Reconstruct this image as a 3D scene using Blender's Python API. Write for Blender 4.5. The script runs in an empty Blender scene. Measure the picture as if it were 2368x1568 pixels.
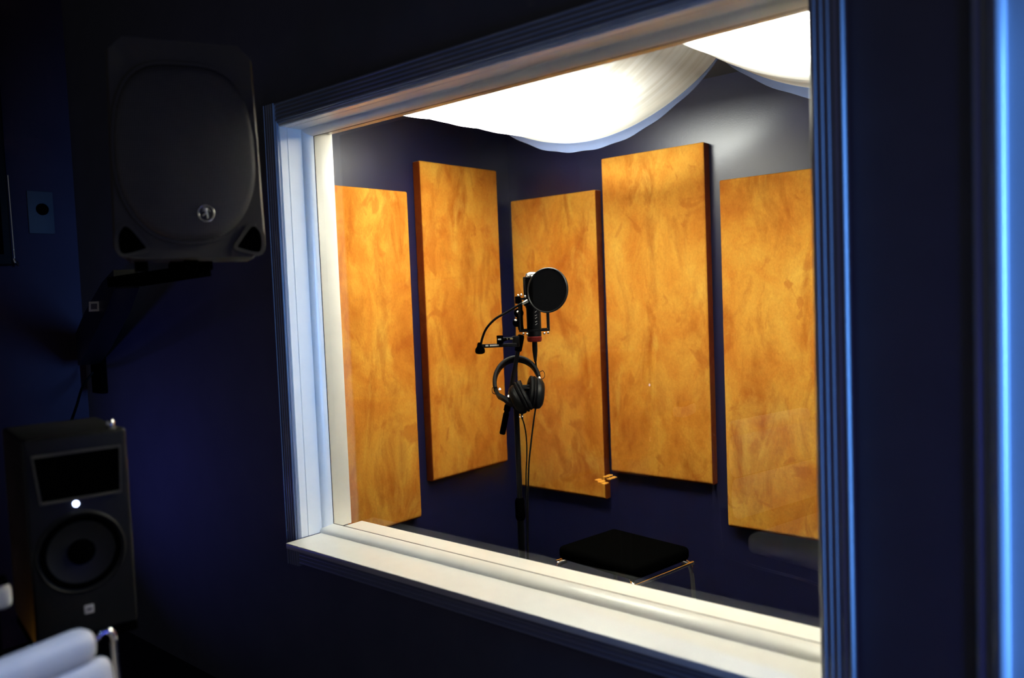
import bpy, bmesh, math, random
from mathutils import Vector, Matrix, Quaternion
random.seed(7)
PI = math.pi
R = math.radians
S = bpy.context.scene
COL = S.collection

# ------------------------------------------------------------------ camera
cam_d = bpy.data.cameras.new('camera')
cam = bpy.data.objects.new('camera', cam_d)
COL.objects.link(cam)
cam_d.sensor_fit = 'HORIZONTAL'
cam_d.sensor_width = 36.0
cam_d.lens = 28.79
cam_d.clip_start = 0.02
r_ = Vector((0.75813203, 0.65090788, -0.03943042))
u_ = Vector((-0.00486971, 0.0661162, 0.99780005))
f_ = Vector((-0.6520829, 0.75627216, -0.05329455))
cam.matrix_world = Matrix(((r_.x, u_.x, -f_.x, 0.0), (r_.y, u_.y, -f_.y, -1.63945), (r_.z, u_.z, -f_.z, 1.5), (0, 0, 0, 1)))
cam_d.dof.use_dof = True
cam_d.dof.focus_distance = 3.1
cam_d.dof.aperture_fstop = 1.7
S.camera = cam

# ------------------------------------------------------------------ world, exposure
w = bpy.data.worlds.new('night')
S.world = w
w.use_nodes = True
bgn = w.node_tree.nodes['Background']
bgn.inputs[0].default_value = (0.85, 0.88, 1.0, 1)
bgn.inputs[1].default_value = 0.06
S.view_settings.view_transform = 'Standard'
S.view_settings.look = 'None'
S.view_settings.exposure = 0.0
S.view_settings.gamma = 1.0
S.view_settings.use_curve_mapping = False
S.cycles.max_bounces = 12
S.cycles.transparent_max_bounces = 16
S.cycles.sample_clamp_indirect = 0.0
S.cycles.caustics_reflective = False
S.cycles.caustics_refractive = False

# ------------------------------------------------------------------ lamps of the two rooms and an added spot
def area_light(name, loc, direction, sx, sy, energy, color, spread=180):
    l = bpy.data.lights.new(name, 'AREA')
    l.shape = 'RECTANGLE'
    l.size, l.size_y = sx, sy
    l.energy = energy
    l.color = color
    l.spread = R(spread)
    o = bpy.data.objects.new(name, l)
    COL.objects.link(o)
    o.location = loc
    o.rotation_euler = Vector(direction).to_track_quat('-Z', 'Y').to_euler()
    return o

WARM = (0.98, 1.0, 0.90)
area_light('booth_lamp', (-2.12, 0.80, 2.335), (0, 0, -1), 0.5, 0.5, 53, WARM)
area_light('booth_lamp', (-0.85, 0.62, 2.335), (0, 0, -1), 0.5, 0.4, 60, WARM)
# blue lamp of the next room, shining along the window wall through the doorway
area_light('blue_doorway_lamp', (0.28, -0.098, 1.35), (-1, 0.24, 0), 0.03, 1.3, 5, (0.12, 0.38, 1.0), 40)
area_light('blue_lamp', (0.55, -0.85, 1.05), (-0.8, 0.6, -0.1), 0.3, 0.5, 1.5, (0.05, 0.09, 1.0))
area_light('blue_glow', (-3.98, -0.95, 0.45), (0.75, 0.95, 0.55), 0.12, 0.12, 0.48, (0.11, 0.13, 1.0), 84)
def spot(name, loc, at, energy, color, deg, blend, rad):
    l = bpy.data.lights.new(name, 'SPOT')
    l.energy, l.color, l.spot_size, l.spot_blend, l.shadow_soft_size = energy, color, R(deg), blend, rad
    o = bpy.data.objects.new(name, l)
    COL.objects.link(o)
    o.location = loc
    o.rotation_euler = (Vector(at) - Vector(loc)).to_track_quat('-Z', 'Y').to_euler()
# added fill spot, not a lamp of the room; brightens the chair
spot('chair_fill_spot', (-0.45, -1.45, 2.35), (-1.40, -1.33, 0.93), 52, (0.26, 0.46, 1.0), 19, 0.4, 0.04)

# ------------------------------------------------------------------ materials
MATS = {}
def mat(name, color, rough=0.5, metal=0.0, spec=0.5, noise=0.0, nscale=8.0, bump=0.0, bscale=200.0, emit=None, estr=0.0, sheen=0.0, coat=0.0):
    if name in MATS:
        return MATS[name]
    m = bpy.data.materials.new(name)
    m.use_nodes = True
    nt = m.node_tree
    b = nt.nodes['Principled BSDF']
    b.inputs['Base Color'].default_value = (*color, 1)
    b.inputs['Roughness'].default_value = rough
    b.inputs['Metallic'].default_value = metal
    b.inputs['Specular IOR Level'].default_value = spec
    if sheen:
        b.inputs['Sheen Weight'].default_value = sheen
    if coat:
        b.inputs['Coat Weight'].default_value = coat
    if emit:
        b.inputs['Emission Color'].default_value = (*emit, 1)
        b.inputs['Emission Strength'].default_value = estr
    tc = nt.nodes.new('ShaderNodeNewGeometry')
    if noise:
        n = nt.nodes.new('ShaderNodeTexNoise')
        n.inputs['Scale'].default_value = nscale
        n.inputs['Detail'].default_value = 6
        nt.links.new(tc.outputs['Position'], n.inputs['Vector'])
        cr = nt.nodes.new('ShaderNodeValToRGB')
        cr.color_ramp.elements[0].position = 0.3
        cr.color_ramp.elements[1].position = 0.7
        cr.color_ramp.elements[0].color = (*[c * (1 - noise) for c in color], 1)
        cr.color_ramp.elements[1].color = (*[min(1, c * (1 + noise)) for c in color], 1)
        nt.links.new(n.outputs['Fac'], cr.inputs['Fac'])
        nt.links.new(cr.outputs['Color'], b.inputs['Base Color'])
    if bump:
        n = nt.nodes.new('ShaderNodeTexNoise')
        n.inputs['Scale'].default_value = bscale
        n.inputs['Detail'].default_value = 3
        nt.links.new(tc.outputs['Position'], n.inputs['Vector'])
        bp = nt.nodes.new('ShaderNodeBump')
        bp.inputs['Strength'].default_value = bump
        bp.inputs['Distance'].default_value = 0.002
        nt.links.new(n.outputs['Fac'], bp.inputs['Height'])
        nt.links.new(bp.outputs['Normal'], b.inputs['Normal'])
    MATS[name] = m
    return m

M_navy = mat('navy satin wall paint', (0.0100, 0.0110, 0.052), rough=0.34, spec=0.75, noise=0.12, nscale=5, bump=0.12, bscale=160)
M_ctrl = mat('dark blue grey wall paint', (0.14, 0.14, 0.165), rough=0.7, spec=0.3, noise=0.06, nscale=6, bump=0.1, bscale=150)
M_side = mat('near black side wall paint', (0.075, 0.05, 0.085), rough=0.8, spec=0.2, noise=0.06, nscale=6)
M_ceil = mat('dark ceiling paint', (0.05, 0.05, 0.06), rough=0.8)
M_floor = mat('black carpet', (0.03, 0.03, 0.033), rough=0.95, spec=0.1, noise=0.3, nscale=60, bump=0.5, bscale=300)
M_white = mat('white gloss trim paint', (0.88, 0.87, 0.82), rough=0.28, spec=0.5, noise=0.015, nscale=20)
M_casing = mat('painted casing', (0.33, 0.35, 0.41), rough=0.25, spec=0.6)
M_gasket = mat('dark glazing gasket', (0.02, 0.02, 0.018), rough=0.6)
M_black = mat('black plastic', (0.012, 0.012, 0.013), rough=0.42, spec=0.35)
M_blackrough = mat('black textured plastic', (0.085, 0.078, 0.075), rough=0.55, spec=0.45, bump=0.3, bscale=500)
M_blackmetal = mat('black powder coated metal', (0.007, 0.007, 0.008), rough=0.35, spec=0.16)
M_blackmatte = mat('black matte', (0.0015, 0.0015, 0.0015), rough=0.9, spec=0.0)
M_gear = mat('black moulded plastic', (0.004, 0.004, 0.004), rough=0.4, spec=0.14)
M_leather = mat('black leatherette', (0.004, 0.004, 0.005), rough=0.5, spec=0.12, bump=0.25, bscale=260)
M_rubber = mat('black cable rubber', (0.005, 0.005, 0.005), rough=0.6, spec=0.15)
M_chrome = mat('polished chrome', (0.88, 0.88, 0.9), rough=0.09, metal=1.0)
M_steel = mat('bright screw steel', (0.85, 0.83, 0.8), rough=0.22, metal=1.0)
M_brass = mat('brass marking', (0.9, 0.72, 0.32), rough=0.3, metal=0.6)
M_red = mat('red anodised ring', (0.42, 0.03, 0.02), rough=0.35, metal=0.3)
M_mark = mat('pale printed marking', (0.8, 0.78, 0.74), rough=0.5)
M_vinyl = mat('silver white leatherette', (0.72, 0.72, 0.75), rough=0.42, spec=0.5, bump=0.15, bscale=240)
M_plate = mat('pale wall plate plastic', (0.11, 0.11, 0.13), rough=0.6)
M_label = mat('pale paper label', (0.75, 0.76, 0.8), rough=0.7)
M_labeldark = mat('grey label print', (0.12, 0.12, 0.2), rough=0.7)
M_whitebox = mat('white plastic', (0.8, 0.8, 0.82), rough=0.4)
M_led = mat('white blue indicator', (0.8, 0.85, 1), emit=(0.55, 0.65, 1.0), estr=9)
M_orange = mat('lit amber pad', (0.9, 0.5, 0.1), emit=(1.0, 0.42, 0.05), estr=15)
M_hem = mat('white hem tinted blue for shade', (0.34, 0.46, 0.85), rough=0.9, spec=0.1, bump=0.3, bscale=120)  # blue painted in for the weaker light on the white cloth's edge
M_foam = mat('pop filter mesh', (0.003, 0.003, 0.003), rough=0.9, spec=0.04, bump=0.4, bscale=900)

def cloth_material():
    m = bpy.data.materials.new('white draped voile')
    m.use_nodes = True
    nt = m.node_tree
    nt.nodes.remove(nt.nodes['Principled BSDF'])
    out = nt.nodes['Material Output']
    tc = nt.nodes.new('ShaderNodeNewGeometry')
    mp = nt.nodes.new('ShaderNodeMapping')
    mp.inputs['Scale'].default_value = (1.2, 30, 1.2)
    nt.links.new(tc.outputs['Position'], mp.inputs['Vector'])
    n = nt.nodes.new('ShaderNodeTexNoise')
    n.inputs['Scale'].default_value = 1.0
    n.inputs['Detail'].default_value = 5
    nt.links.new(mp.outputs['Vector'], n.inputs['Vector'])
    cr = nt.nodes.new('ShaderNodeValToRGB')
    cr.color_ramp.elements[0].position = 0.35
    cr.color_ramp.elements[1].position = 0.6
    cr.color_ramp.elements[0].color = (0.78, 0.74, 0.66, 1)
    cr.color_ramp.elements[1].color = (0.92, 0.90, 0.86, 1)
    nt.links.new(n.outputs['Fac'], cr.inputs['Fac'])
    d = nt.nodes.new('ShaderNodeBsdfDiffuse')
    t = nt.nodes.new('ShaderNodeBsdfTranslucent')
    mx = nt.nodes.new('ShaderNodeMixShader')
    mx.inputs[0].default_value = 0.62
    nt.links.new(cr.outputs['Color'], d.inputs['Color'])
    nt.links.new(cr.outputs['Color'], t.inputs['Color'])
    nt.links.new(d.outputs[0], mx.inputs[1])
    nt.links.new(t.outputs[0], mx.inputs[2])
    nt.links.new(mx.outputs[0], out.inputs['Surface'])
    return m
M_cloth = cloth_material()

def glass_material():
    m = bpy.data.materials.new('clear window glass')
    m.use_nodes = True
    nt = m.node_tree
    nt.nodes.remove(nt.nodes['Principled BSDF'])
    out = nt.nodes['Material Output']
    t = nt.nodes.new('ShaderNodeBsdfTransparent')
    t.inputs[0].default_value = (0.97, 0.975, 0.97, 1)
    g = nt.nodes.new('ShaderNodeBsdfGlossy')
    g.inputs['Roughness'].default_value = 0.0
    f = nt.nodes.new('ShaderNodeFresnel')
    f.inputs['IOR'].default_value = 1.62
    mx = nt.nodes.new('ShaderNodeMixShader')
    nt.links.new(f.outputs[0], mx.inputs[0])
    nt.links.new(t.outputs[0], mx.inputs[1])
    nt.links.new(g.outputs[0], mx.inputs[2])
    nt.links.new(mx.outputs[0], out.inputs['Surface'])
    return m
M_glass = glass_material()

def suede_material(name, tint):
    m = bpy.data.materials.new(name)
    m.use_nodes = True
    nt = m.node_tree
    L = nt.links.new
    b = nt.nodes['Principled BSDF']
    b.inputs['Roughness'].default_value = 0.9
    b.inputs['Specular IOR Level'].default_value = 0.1
    geo = nt.nodes.new('ShaderNodeNewGeometry')
    def noise(scale, detail=5, dist=0.0, vec=(1, 1, 1), rough=0.55):
        mp = nt.nodes.new('ShaderNodeMapping')
        mp.inputs['Scale'].default_value = vec
        L(geo.outputs['Position'], mp.inputs['Vector'])
        n = nt.nodes.new('ShaderNodeTexNoise')
        n.inputs['Scale'].default_value = scale
        n.inputs['Detail'].default_value = detail
        n.inputs['Roughness'].default_value = rough
        n.inputs['Distortion'].default_value = dist
        L(mp.outputs['Vector'], n.inputs['Vector'])
        return n.outputs['Fac']
    def ramp(fac, stops):
        cr = nt.nodes.new('ShaderNodeValToRGB')
        e = cr.color_ramp.elements
        while len(e) < len(stops):
            e.new(0.5)
        for k, (p, c) in enumerate(stops):
            e[k].position = p
            e[k].color = c
        L(fac, cr.inputs['Fac'])
        return cr.outputs['Color']
    def mix(kind, fac, a, c):
        x = nt.nodes.new('ShaderNodeMixRGB')
        x.blend_type = kind
        if isinstance(fac, float):
            x.inputs[0].default_value = fac
        else:
            L(fac, x.inputs[0])
        L(a, x.inputs[1])
        if isinstance(c, tuple):
            x.inputs[2].default_value = c
        else:
            L(c, x.inputs[2])
        return x.outputs[0]
    base = ramp(noise(4.2, 9, 0.5, (1, 1, 0.7), 0.62), [(0.30, (0.574, 0.1722, 0.0187, 1)), (0.45, (0.722, 0.2766, 0.0306, 1)), (0.56, (0.806, 0.3755, 0.0488, 1)), (0.70, (0.862, 0.4708, 0.0728, 1))])
    smear = ramp(noise(7.0, 7, 0.6, (1.1, 1.1, 0.42), 0.6), [(0.0, (0, 0, 0, 1)), (0.49, (0, 0, 0, 1)), (0.70, (0.85, 0.85, 0.85, 1)), (1, (0.85, 0.85, 0.85, 1))])
    c = mix('MIX', smear, base, (0.47, 0.125, 0.0090, 1))
    hand = ramp(noise(8.0, 4, 0.9, (1, 1, 0.8), 0.5), [(0.0, (0.6, 0.6, 0.6, 1)), (0.33, (0.6, 0.6, 0.6, 1)), (0.40, (0, 0, 0, 1)), (1, (0, 0, 0, 1))])
    c = mix('MIX', hand, c, (0.554, 0.1623, 0.0165, 1))
    light_nap = ramp(noise(6.0, 6, 1.0, (1.3, 1.3, 0.5), 0.6), [(0.0, (0, 0, 0, 1)), (0.58, (0, 0, 0, 1)), (0.74, (0.7, 0.7, 0.7, 1)), (1, (0.7, 0.7, 0.7, 1))])
    c = mix('MIX', light_nap, c, (0.862, 0.4905, 0.0823, 1))
    grain = ramp(noise(140.0, 4, 0.0, (1, 1, 0.6)), [(0.25, (0.84, 0.80, 0.78, 1)), (0.75, (1.0, 1.0, 1.0, 1))])
    c = mix('MULTIPLY', 1.0, c, grain)
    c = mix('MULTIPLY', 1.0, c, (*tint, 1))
    L(c, b.inputs['Base Color'])
    bp = nt.nodes.new('ShaderNodeBump')
    bp.inputs['Strength'].default_value = 0.25
    bp.inputs['Distance'].default_value = 0.003
    L(noise(160.0, 3), bp.inputs['Height'])
    L(bp.outputs['Normal'], b.inputs['Normal'])
    return m
M_suede = suede_material('orange suede', (1, 1, 1))
M_suede_shade = suede_material('orange suede darkened as shade', (0.32, 0.14, 0.13))  # same suede, its colour darkened to stand for shaded sides and underside

def grille_material():
    m = bpy.data.materials.new('perforated speaker grille')
    m.use_nodes = True
    nt = m.node_tree
    L = nt.links.new
    b = nt.nodes['Principled BSDF']
    b.inputs['Roughness'].default_value = 0.5
    b.inputs['Specular IOR Level'].default_value = 0.4
    tc = nt.nodes.new('ShaderNodeTexCoord')
    mp = nt.nodes.new('ShaderNodeMapping')
    mp.inputs['Scale'].default_value = (260, 0, 260)
    mp.inputs['Rotation'].default_value = (0, 0, 0)
    L(tc.outputs['Object'], mp.inputs['Vector'])
    v = nt.nodes.new('ShaderNodeTexVoronoi')
    v.inputs['Randomness'].default_value = 0.0
    v.inputs['Scale'].default_value = 1.0
    L(mp.outputs['Vector'], v.inputs['Vector'])
    cr = nt.nodes.new('ShaderNodeValToRGB')
    cr.color_ramp.elements[0].position = 0.32
    cr.color_ramp.elements[1].position = 0.42
    cr.color_ramp.elements[0].color = (0.006, 0.006, 0.007, 1)
    cr.color_ramp.elements[1].color = (0.16, 0.15, 0.155, 1)
    L(v.outputs['Distance'], cr.inputs['Fac'])
    L(cr.outputs['Color'], b.inputs['Base Color'])
    return m
M_grille = grille_material()

# ------------------------------------------------------------------ mesh helpers
def bm_new():
    return bmesh.new()

def add_box(bm, x0, x1, y0, y1, z0, z1, bevel=0.0, seg=2, M=None):
    vs = [bm.verts.new(Vector(p)) for p in ((x0, y0, z0), (x1, y0, z0), (x1, y1, z0), (x0, y1, z0), (x0, y0, z1), (x1, y0, z1), (x1, y1, z1), (x0, y1, z1))]
    fs = [bm.faces.new([vs[i] for i in f]) for f in ((0, 3, 2, 1), (4, 5, 6, 7), (0, 1, 5, 4), (1, 2, 6, 5), (2, 3, 7, 6), (3, 0, 4, 7))]
    if bevel:
        es = list({e for f in fs for e in f.edges})
        r = bmesh.ops.bevel(bm, geom=es, offset=bevel, segments=seg, profile=0.5, affect='EDGES')
        vs = list({v for f in r['faces'] for v in f.verts} | {v for v in vs if v.is_valid})
    if M is not None:
        for v in vs:
            v.co = M @ v.co

def add_loft(bm, rings, cap=True, closed=False):
    """rings: lists of points with equal counts, joined one after the other"""
    vr = [[bm.verts.new(Vector(p)) for p in ring] for ring in rings]
    n = len(vr[0])
    pairs = list(zip(vr[:-1], vr[1:])) + ([(vr[-1], vr[0])] if closed else [])
    for a, b in pairs:
        for i in range(n):
            j = (i + 1) % n
            bm.faces.new((a[i], a[j], b[j], b[i]))
    if cap and not closed:
        bm.faces.new(list(reversed(vr[0])))
        bm.faces.new(vr[-1])

def add_lathe(bm, prof, seg=32, M=None, cap=True):
    """prof: (radius, z) pairs, turned about z"""
    M = M or Matrix()
    rings = [[M @ Vector((r * math.cos(2 * PI * i / seg), r * math.sin(2 * PI * i / seg), z)) for i in range(seg)] for r, z in prof]
    add_loft(bm, rings, cap)

def zto(p, q):
    """matrix carrying +z at the origin onto the direction p -> q, placed at p"""
    p, q = Vector(p), Vector(q)
    return Matrix.Translation(p) @ (q - p).to_track_quat('Z', 'Y').to_matrix().to_4x4()

def add_rod(bm, p, q, r, r2=None, seg=16):
    L = (Vector(q) - Vector(p)).length
    add_lathe(bm, [(r, 0), (r if r2 is None else r2, L)], seg, zto(p, q))

def smooth_path(pts, n=8):
    P = [Vector(p) for p in pts]
    out = []
    for i in range(len(P) - 1):
        p0, p1, p2, p3 = P[max(i - 1, 0)], P[i], P[i + 1], P[min(i + 2, len(P) - 1)]
        for k in range(n):
            t = k / n
            out.append(0.5 * ((2 * p1) + (p2 - p0) * t + (2 * p0 - 5 * p1 + 4 * p2 - p3) * t * t + (3 * p1 - p0 - 3 * p2 + p3) * t ** 3))
    out.append(P[-1])
    return out

def add_sweep(bm, path, sect, closed=False, up=None):
    """sweep a 2-D section (list of (a, b)) along the path"""
    path = [Vector(p) for p in path]
    n = len(path)
    rings = []
    t0 = None
    N = None
    for i, p in enumerate(path):
        a = path[(i - 1) % n] if (closed or i > 0) else p
        b = path[(i + 1) % n] if (closed or i < n - 1) else p
        t = (b - a).normalized()
        if up is not None:
            Bv = Vector(up)
            Nn = Bv.cross(t).normalized()
            Bv = t.cross(Nn).normalized()
            N = Nn
        else:
            if N is None:
                N = t.orthogonal().normalized()
            else:
                N = (t0.rotation_difference(t)) @ N
                N = (N - t * N.dot(t)).normalized()
            Bv = t.cross(N)
        rings.append([p + N * s[0] + Bv * s[1] for s in sect])
        t0 = t
    add_loft(bm, rings, cap=not closed, closed=closed)

def circ(r, n=10):
    return [(r * math.cos(2 * PI * i / n), r * math.sin(2 * PI * i / n)) for i in range(n)]

def add_tube(bm, pts, r, n=8, seg=10, closed=False):
    path = smooth_path(pts, n) if n > 1 else [Vector(p) for p in pts]
    add_sweep(bm, path, circ(r, seg), closed)

def add_prism(bm, poly, axis, a0, a1):
    """extrude a 2-D polygon along an axis (0 x, 1 y, 2 z)"""
    def P(u, v, a):
        return {0: (a, u, v), 1: (u, a, v), 2: (u, v, a)}[axis]
    add_loft(bm, [[P(u, v, a0) for u, v in poly], [P(u, v, a1) for u, v in poly]])

def obj(name, bm, material, parent=None, smooth=None, xf=None):
    bmesh.ops.recalc_face_normals(bm, faces=bm.faces)
    me = bpy.data.meshes.new(name)
    bm.to_mesh(me)
    bm.free()
    if xf is not None:
        me.transform(xf)
    for m in (material if isinstance(material, (list, tuple)) else [material]):
        me.materials.append(m)
    if smooth is not None:
        for p in me.polygons:
            p.use_smooth = True
        me.set_sharp_from_angle(angle=R(smooth))
    o = bpy.data.objects.new(name, me)
    COL.objects.link(o)
    if parent is not None:
        o.parent = parent
    return o

def tag(o, label, cat, group=None):
    o['label'] = label
    o['category'] = cat
    if group:
        o['group'] = group
    return o

def thing(name, label, cat, loc=(0, 0, 0), rotz=0.0, group=None):
    o = bpy.data.objects.new(name, None)
    COL.objects.link(o)
    o.location = loc
    o.rotation_euler = (0, 0, rotz)
    o.empty_display_size = 0.05
    return tag(o, label, cat, group)

def struct(name, bm, m, parent=None, smooth=None):
    o = obj(name, bm, m, parent, smooth)
    o['kind'] = 'structure'
    return o

def text_mesh(name, body, size, material, parent, M, extrude=0.0003):
    cu = bpy.data.curves.new(name, 'FONT')
    cu.body = body
    cu.size = size
    cu.extrude = extrude
    cu.align_x = 'CENTER'
    cu.align_y = 'CENTER'
    tmp = bpy.data.objects.new(name, cu)
    COL.objects.link(tmp)
    dg = bpy.context.evaluated_depsgraph_get()
    me = bpy.data.meshes.new_from_object(tmp.evaluated_get(dg))
    bpy.data.objects.remove(tmp)
    me.transform(M)
    me.materials.clear()
    me.materials.append(material)
    o = bpy.data.objects.new(name, me)
    COL.objects.link(o)
    o.parent = parent
    return o

# ------------------------------------------------------------------ dimensions
WX0, WX1 = -2.405, -0.605          # window opening along the wall
WZ0, WZ1 = 0.668, 2.100            # its rough bottom and head
WT = 0.205                         # wall thickness
SILL = 0.688                       # top of the sill
GY = 0.115                         # the glass
BXL, BXR, BYB = -2.948, 0.30, 1.80 # booth: side walls, back wall
LWX = -4.13                        # control room side wall
BCEIL, CCEIL = 2.44, 3.25

# ------------------------------------------------------------------ room shell
bm = bm_new()
add_box(bm, -4.13, 0.45, -3.2, 1.92, -0.1, 0.0)
struct('floor', bm, M_floor)

bm = bm_new()
OX0, OX1, OZ0, OZ1 = WX0 - 0.018, WX1 + 0.018, WZ0, WZ1 + 0.018
add_box(bm, LWX, OX0, 0.0, WT, 0.0, CCEIL)
add_box(bm, OX1, 0.06, 0.0, WT, 0.0, CCEIL)
add_box(bm, OX0, OX1, 0.0, WT, 0.0, OZ0)
add_box(bm, OX0, OX1, 0.0, WT, OZ1, CCEIL)
o = struct('wall_front', bm, [M_ctrl, M_navy])
for p in o.data.polygons:
    if p.center.y > 0.15:
        p.material_index = 1

bm = bm_new()
add_box(bm, LWX - 0.12, LWX, -3.2, WT, 0.0, CCEIL)
struct('wall_left', bm, M_side)
bm = bm_new()
add_box(bm, LWX - 0.12, 0.45, -3.2, WT, CCEIL, CCEIL + 0.1)
struct('ceiling', bm, M_ceil)

bm = bm_new()
add_box(bm, BXL - 0.12, BXL, WT, BYB + 0.12, 0.0, BCEIL)
struct('wall_booth_left', bm, M_navy)
bm = bm_new()
add_box(bm, BXL, BXR, BYB, BYB + 0.12, 0.0, BCEIL)
struct('wall_booth_back', bm, M_navy)
bm = bm_new()
add_box(bm, BXR, BXR + 0.12, WT, BYB + 0.12, 0.0, BCEIL)
struct('wall_booth_right', bm, M_navy)
bm = bm_new()
add_box(bm, BXL - 0.12, BXR + 0.12, WT, BYB + 0.12, BCEIL, BCEIL + 0.1)
struct('ceiling_booth', bm, M_ceil)

# ------------------------------------------------------------------ studio window: jambs, stops, sill, glass, fluted casing
win = bpy.data.objects.new('window_1', None)
COL.objects.link(win)
win['kind'] = 'structure'
win['label'] = 'white framed studio window looking from the dark room into the lit booth'
win['category'] = 'window'

def quarter(u0, y0, du, dy, n=8):
    """quarter-round: from the jamb face out to full projection at the glass"""
    return [(u0 + du * math.sin(PI / 2 * i / n), y0 + dy * (1 - math.cos(PI / 2 * i / n))) for i in range(n + 1)]

def jamb_profile(face, inward):
    """(u, y) outline of a lining board with a bead at the front, a groove and a quarter-round glazing stop.
    face: coordinate of the opening face, inward: +1 or -1 towards the opening"""
    i = inward
    back = face - i * 0.018
    p = [(back, -0.012), (face - i * 0.003, -0.012), (face, -0.009), (face, 0.016), (face - i * 0.003, 0.0175), (face - i * 0.003, 0.0195), (face, 0.021), (face, 0.076)]
    p += quarter(face, 0.076, i * 0.020, 0.034)
    p += [(face + i * 0.020, GY - 0.003), (back, GY - 0.003)]
    return p

bm = bm_new()
add_prism(bm, jamb_profile(WX0, 1), 2, SILL, WZ1 + 0.018)
struct('jamb', bm, M_white, win, smooth=40)
bm = bm_new()
add_prism(bm, jamb_profile(WX1, -1), 2, SILL, WZ1 + 0.018)
struct('jamb', bm, M_white, win, smooth=40)
bm = bm_new()
add_prism(bm, [(y, z) for z, y in jamb_profile(WZ1, -1)], 0, WX0, WX1)
struct('head_lining', bm, M_white, win, smooth=40)
# booth side lining behind the glass
def lining(x0, x1, z0, z1):
    b = bm_new()
    add_box(b, x0, x1, GY + 0.004, WT + 0.004, z0, z1, 0.004, 2)
    return b
struct('jamb', lining(WX0 - 0.018, WX0, SILL, WZ1 + 0.018), M_white, win, smooth=40)
struct('jamb', lining(WX1, WX1 + 0.018, SILL, WZ1 + 0.018), M_white, win, smooth=40)
struct('head_lining', lining(WX0, WX1, WZ1, WZ1 + 0.018), M_white, win, smooth=40)
# sill board, projecting into both rooms
bm = bm_new()
add_box(bm, WX0 + 0.004, WX1 - 0.002, -0.077, 0.252, SILL - 0.020, SILL, 0.003, 3)
struct('sill', bm, M_white, win, smooth=40)
# bottom glazing stop, rounded towards the room
bm = bm_new()
add_prism(bm, [(0.066, SILL)] + [(0.066 + 0.044 * (1 - math.cos(PI / 2 * i / 10)), SILL + 0.024 * math.sin(PI / 2 * i / 10)) for i in range(1, 11)] + [(GY - 0.003, SILL + 0.024), (GY - 0.003, SILL)], 0, WX0, WX1)
struct('glazing_stop', bm, M_white, win, smooth=50)
# gasket line round the glass
bm = bm_new()
e = 0.021
for a in ((WX0, WX0 + e, SILL, WZ1), (WX1 - e, WX1, SILL, WZ1), (WX0 + e, WX1 - e, SILL, SILL + 0.025), (WX0 + e, WX1 - e, WZ1 - e, WZ1)):
    add_box(bm, a[0], a[1], GY - 0.0029, GY - 0.0008, a[2], a[3])
struct('gasket', bm, M_gasket, win)
bm = bm_new()
vs = [bm.verts.new(p) for p in ((WX0, GY, SILL), (WX1, GY, SILL), (WX1, GY, WZ1), (WX0, GY, WZ1))]
bm.faces.new(vs)
struct('glass_pane', bm, M_glass, win)

# fluted picture-frame casing, section across its width (t from the opening outwards, p = projection from the wall)
CW = 0.068
def casing_section(depth=0.020):
    pts = [(0.0, 0.0), (0.0, depth - 0.003), (0.003, depth)]
    x = 0.006
    for k in range(4):
        pts += [(x, depth)]
        for i in range(1, 8):
            a = PI * i / 8
            pts.append((x + 0.0105 * (1 - math.cos(a)) / 2, depth + 0.0040 * math.sin(a)))
        pts.append((x + 0.0105, depth))
        x += 0.0130
    pts += [(CW - 0.0095, depth), (CW - 0.0092, depth + 0.003)]
    for i in range(7):
        a = PI * 0.85 - (PI * 0.85) * i / 6
        pts.append((CW - 0.0046 + 0.0046 * math.cos(a), depth + 0.0012 + 0.0042 * math.sin(a)))
    pts.append((CW, 0.0))
    return pts
sec = casing_section(0.021)
bot, top = WZ0 - 0.010 - CW, WZ1 + 0.010 + CW
bm = bm_new()
add_prism(bm, [(WX0 - 0.004 - t, -p) for t, p in sec], 2, bot, top)
struct('casing', bm, M_casing, win, smooth=30)
bm = bm_new()
add_prism(bm, [(WX1 + 0.000 + t, -p) for t, p in sec], 2, bot, top)
struct('casing', bm, M_casing, win, smooth=30)
sec2 = casing_section(0.017)
bm = bm_new()
add_prism(bm, [(-p, WZ1 + 0.010 + t) for t, p in sec2], 0, WX0 - 0.004, WX1)
struct('casing', bm, M_casing, win, smooth=30)
bm = bm_new()
add_prism(bm, [(-p, WZ0 - 0.002 - t) for t, p in sec2], 0, WX0 - 0.004, WX1)
struct('apron', bm, M_casing, win, smooth=30)

# ------------------------------------------------------------------ doorway trim at the other end of the wall
bm = bm_new()
add_prism(bm, [(-0.325, 0.0), (-0.325, -0.020), (-0.322, -0.026), (-0.317, -0.028), (-0.312, -0.026), (-0.309, -0.022), (-0.297, -0.022), (-0.297, -0.034),
               (-0.291, -0.041), (-0.283, -0.044), (-0.275, -0.041), (-0.269, -0.034), (-0.269, -0.024), (-0.225, -0.024), (-0.225, 0.0)], 2, 0.0, 2.35)
struct('trim_1', bm, M_casing, None, smooth=50)

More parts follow.
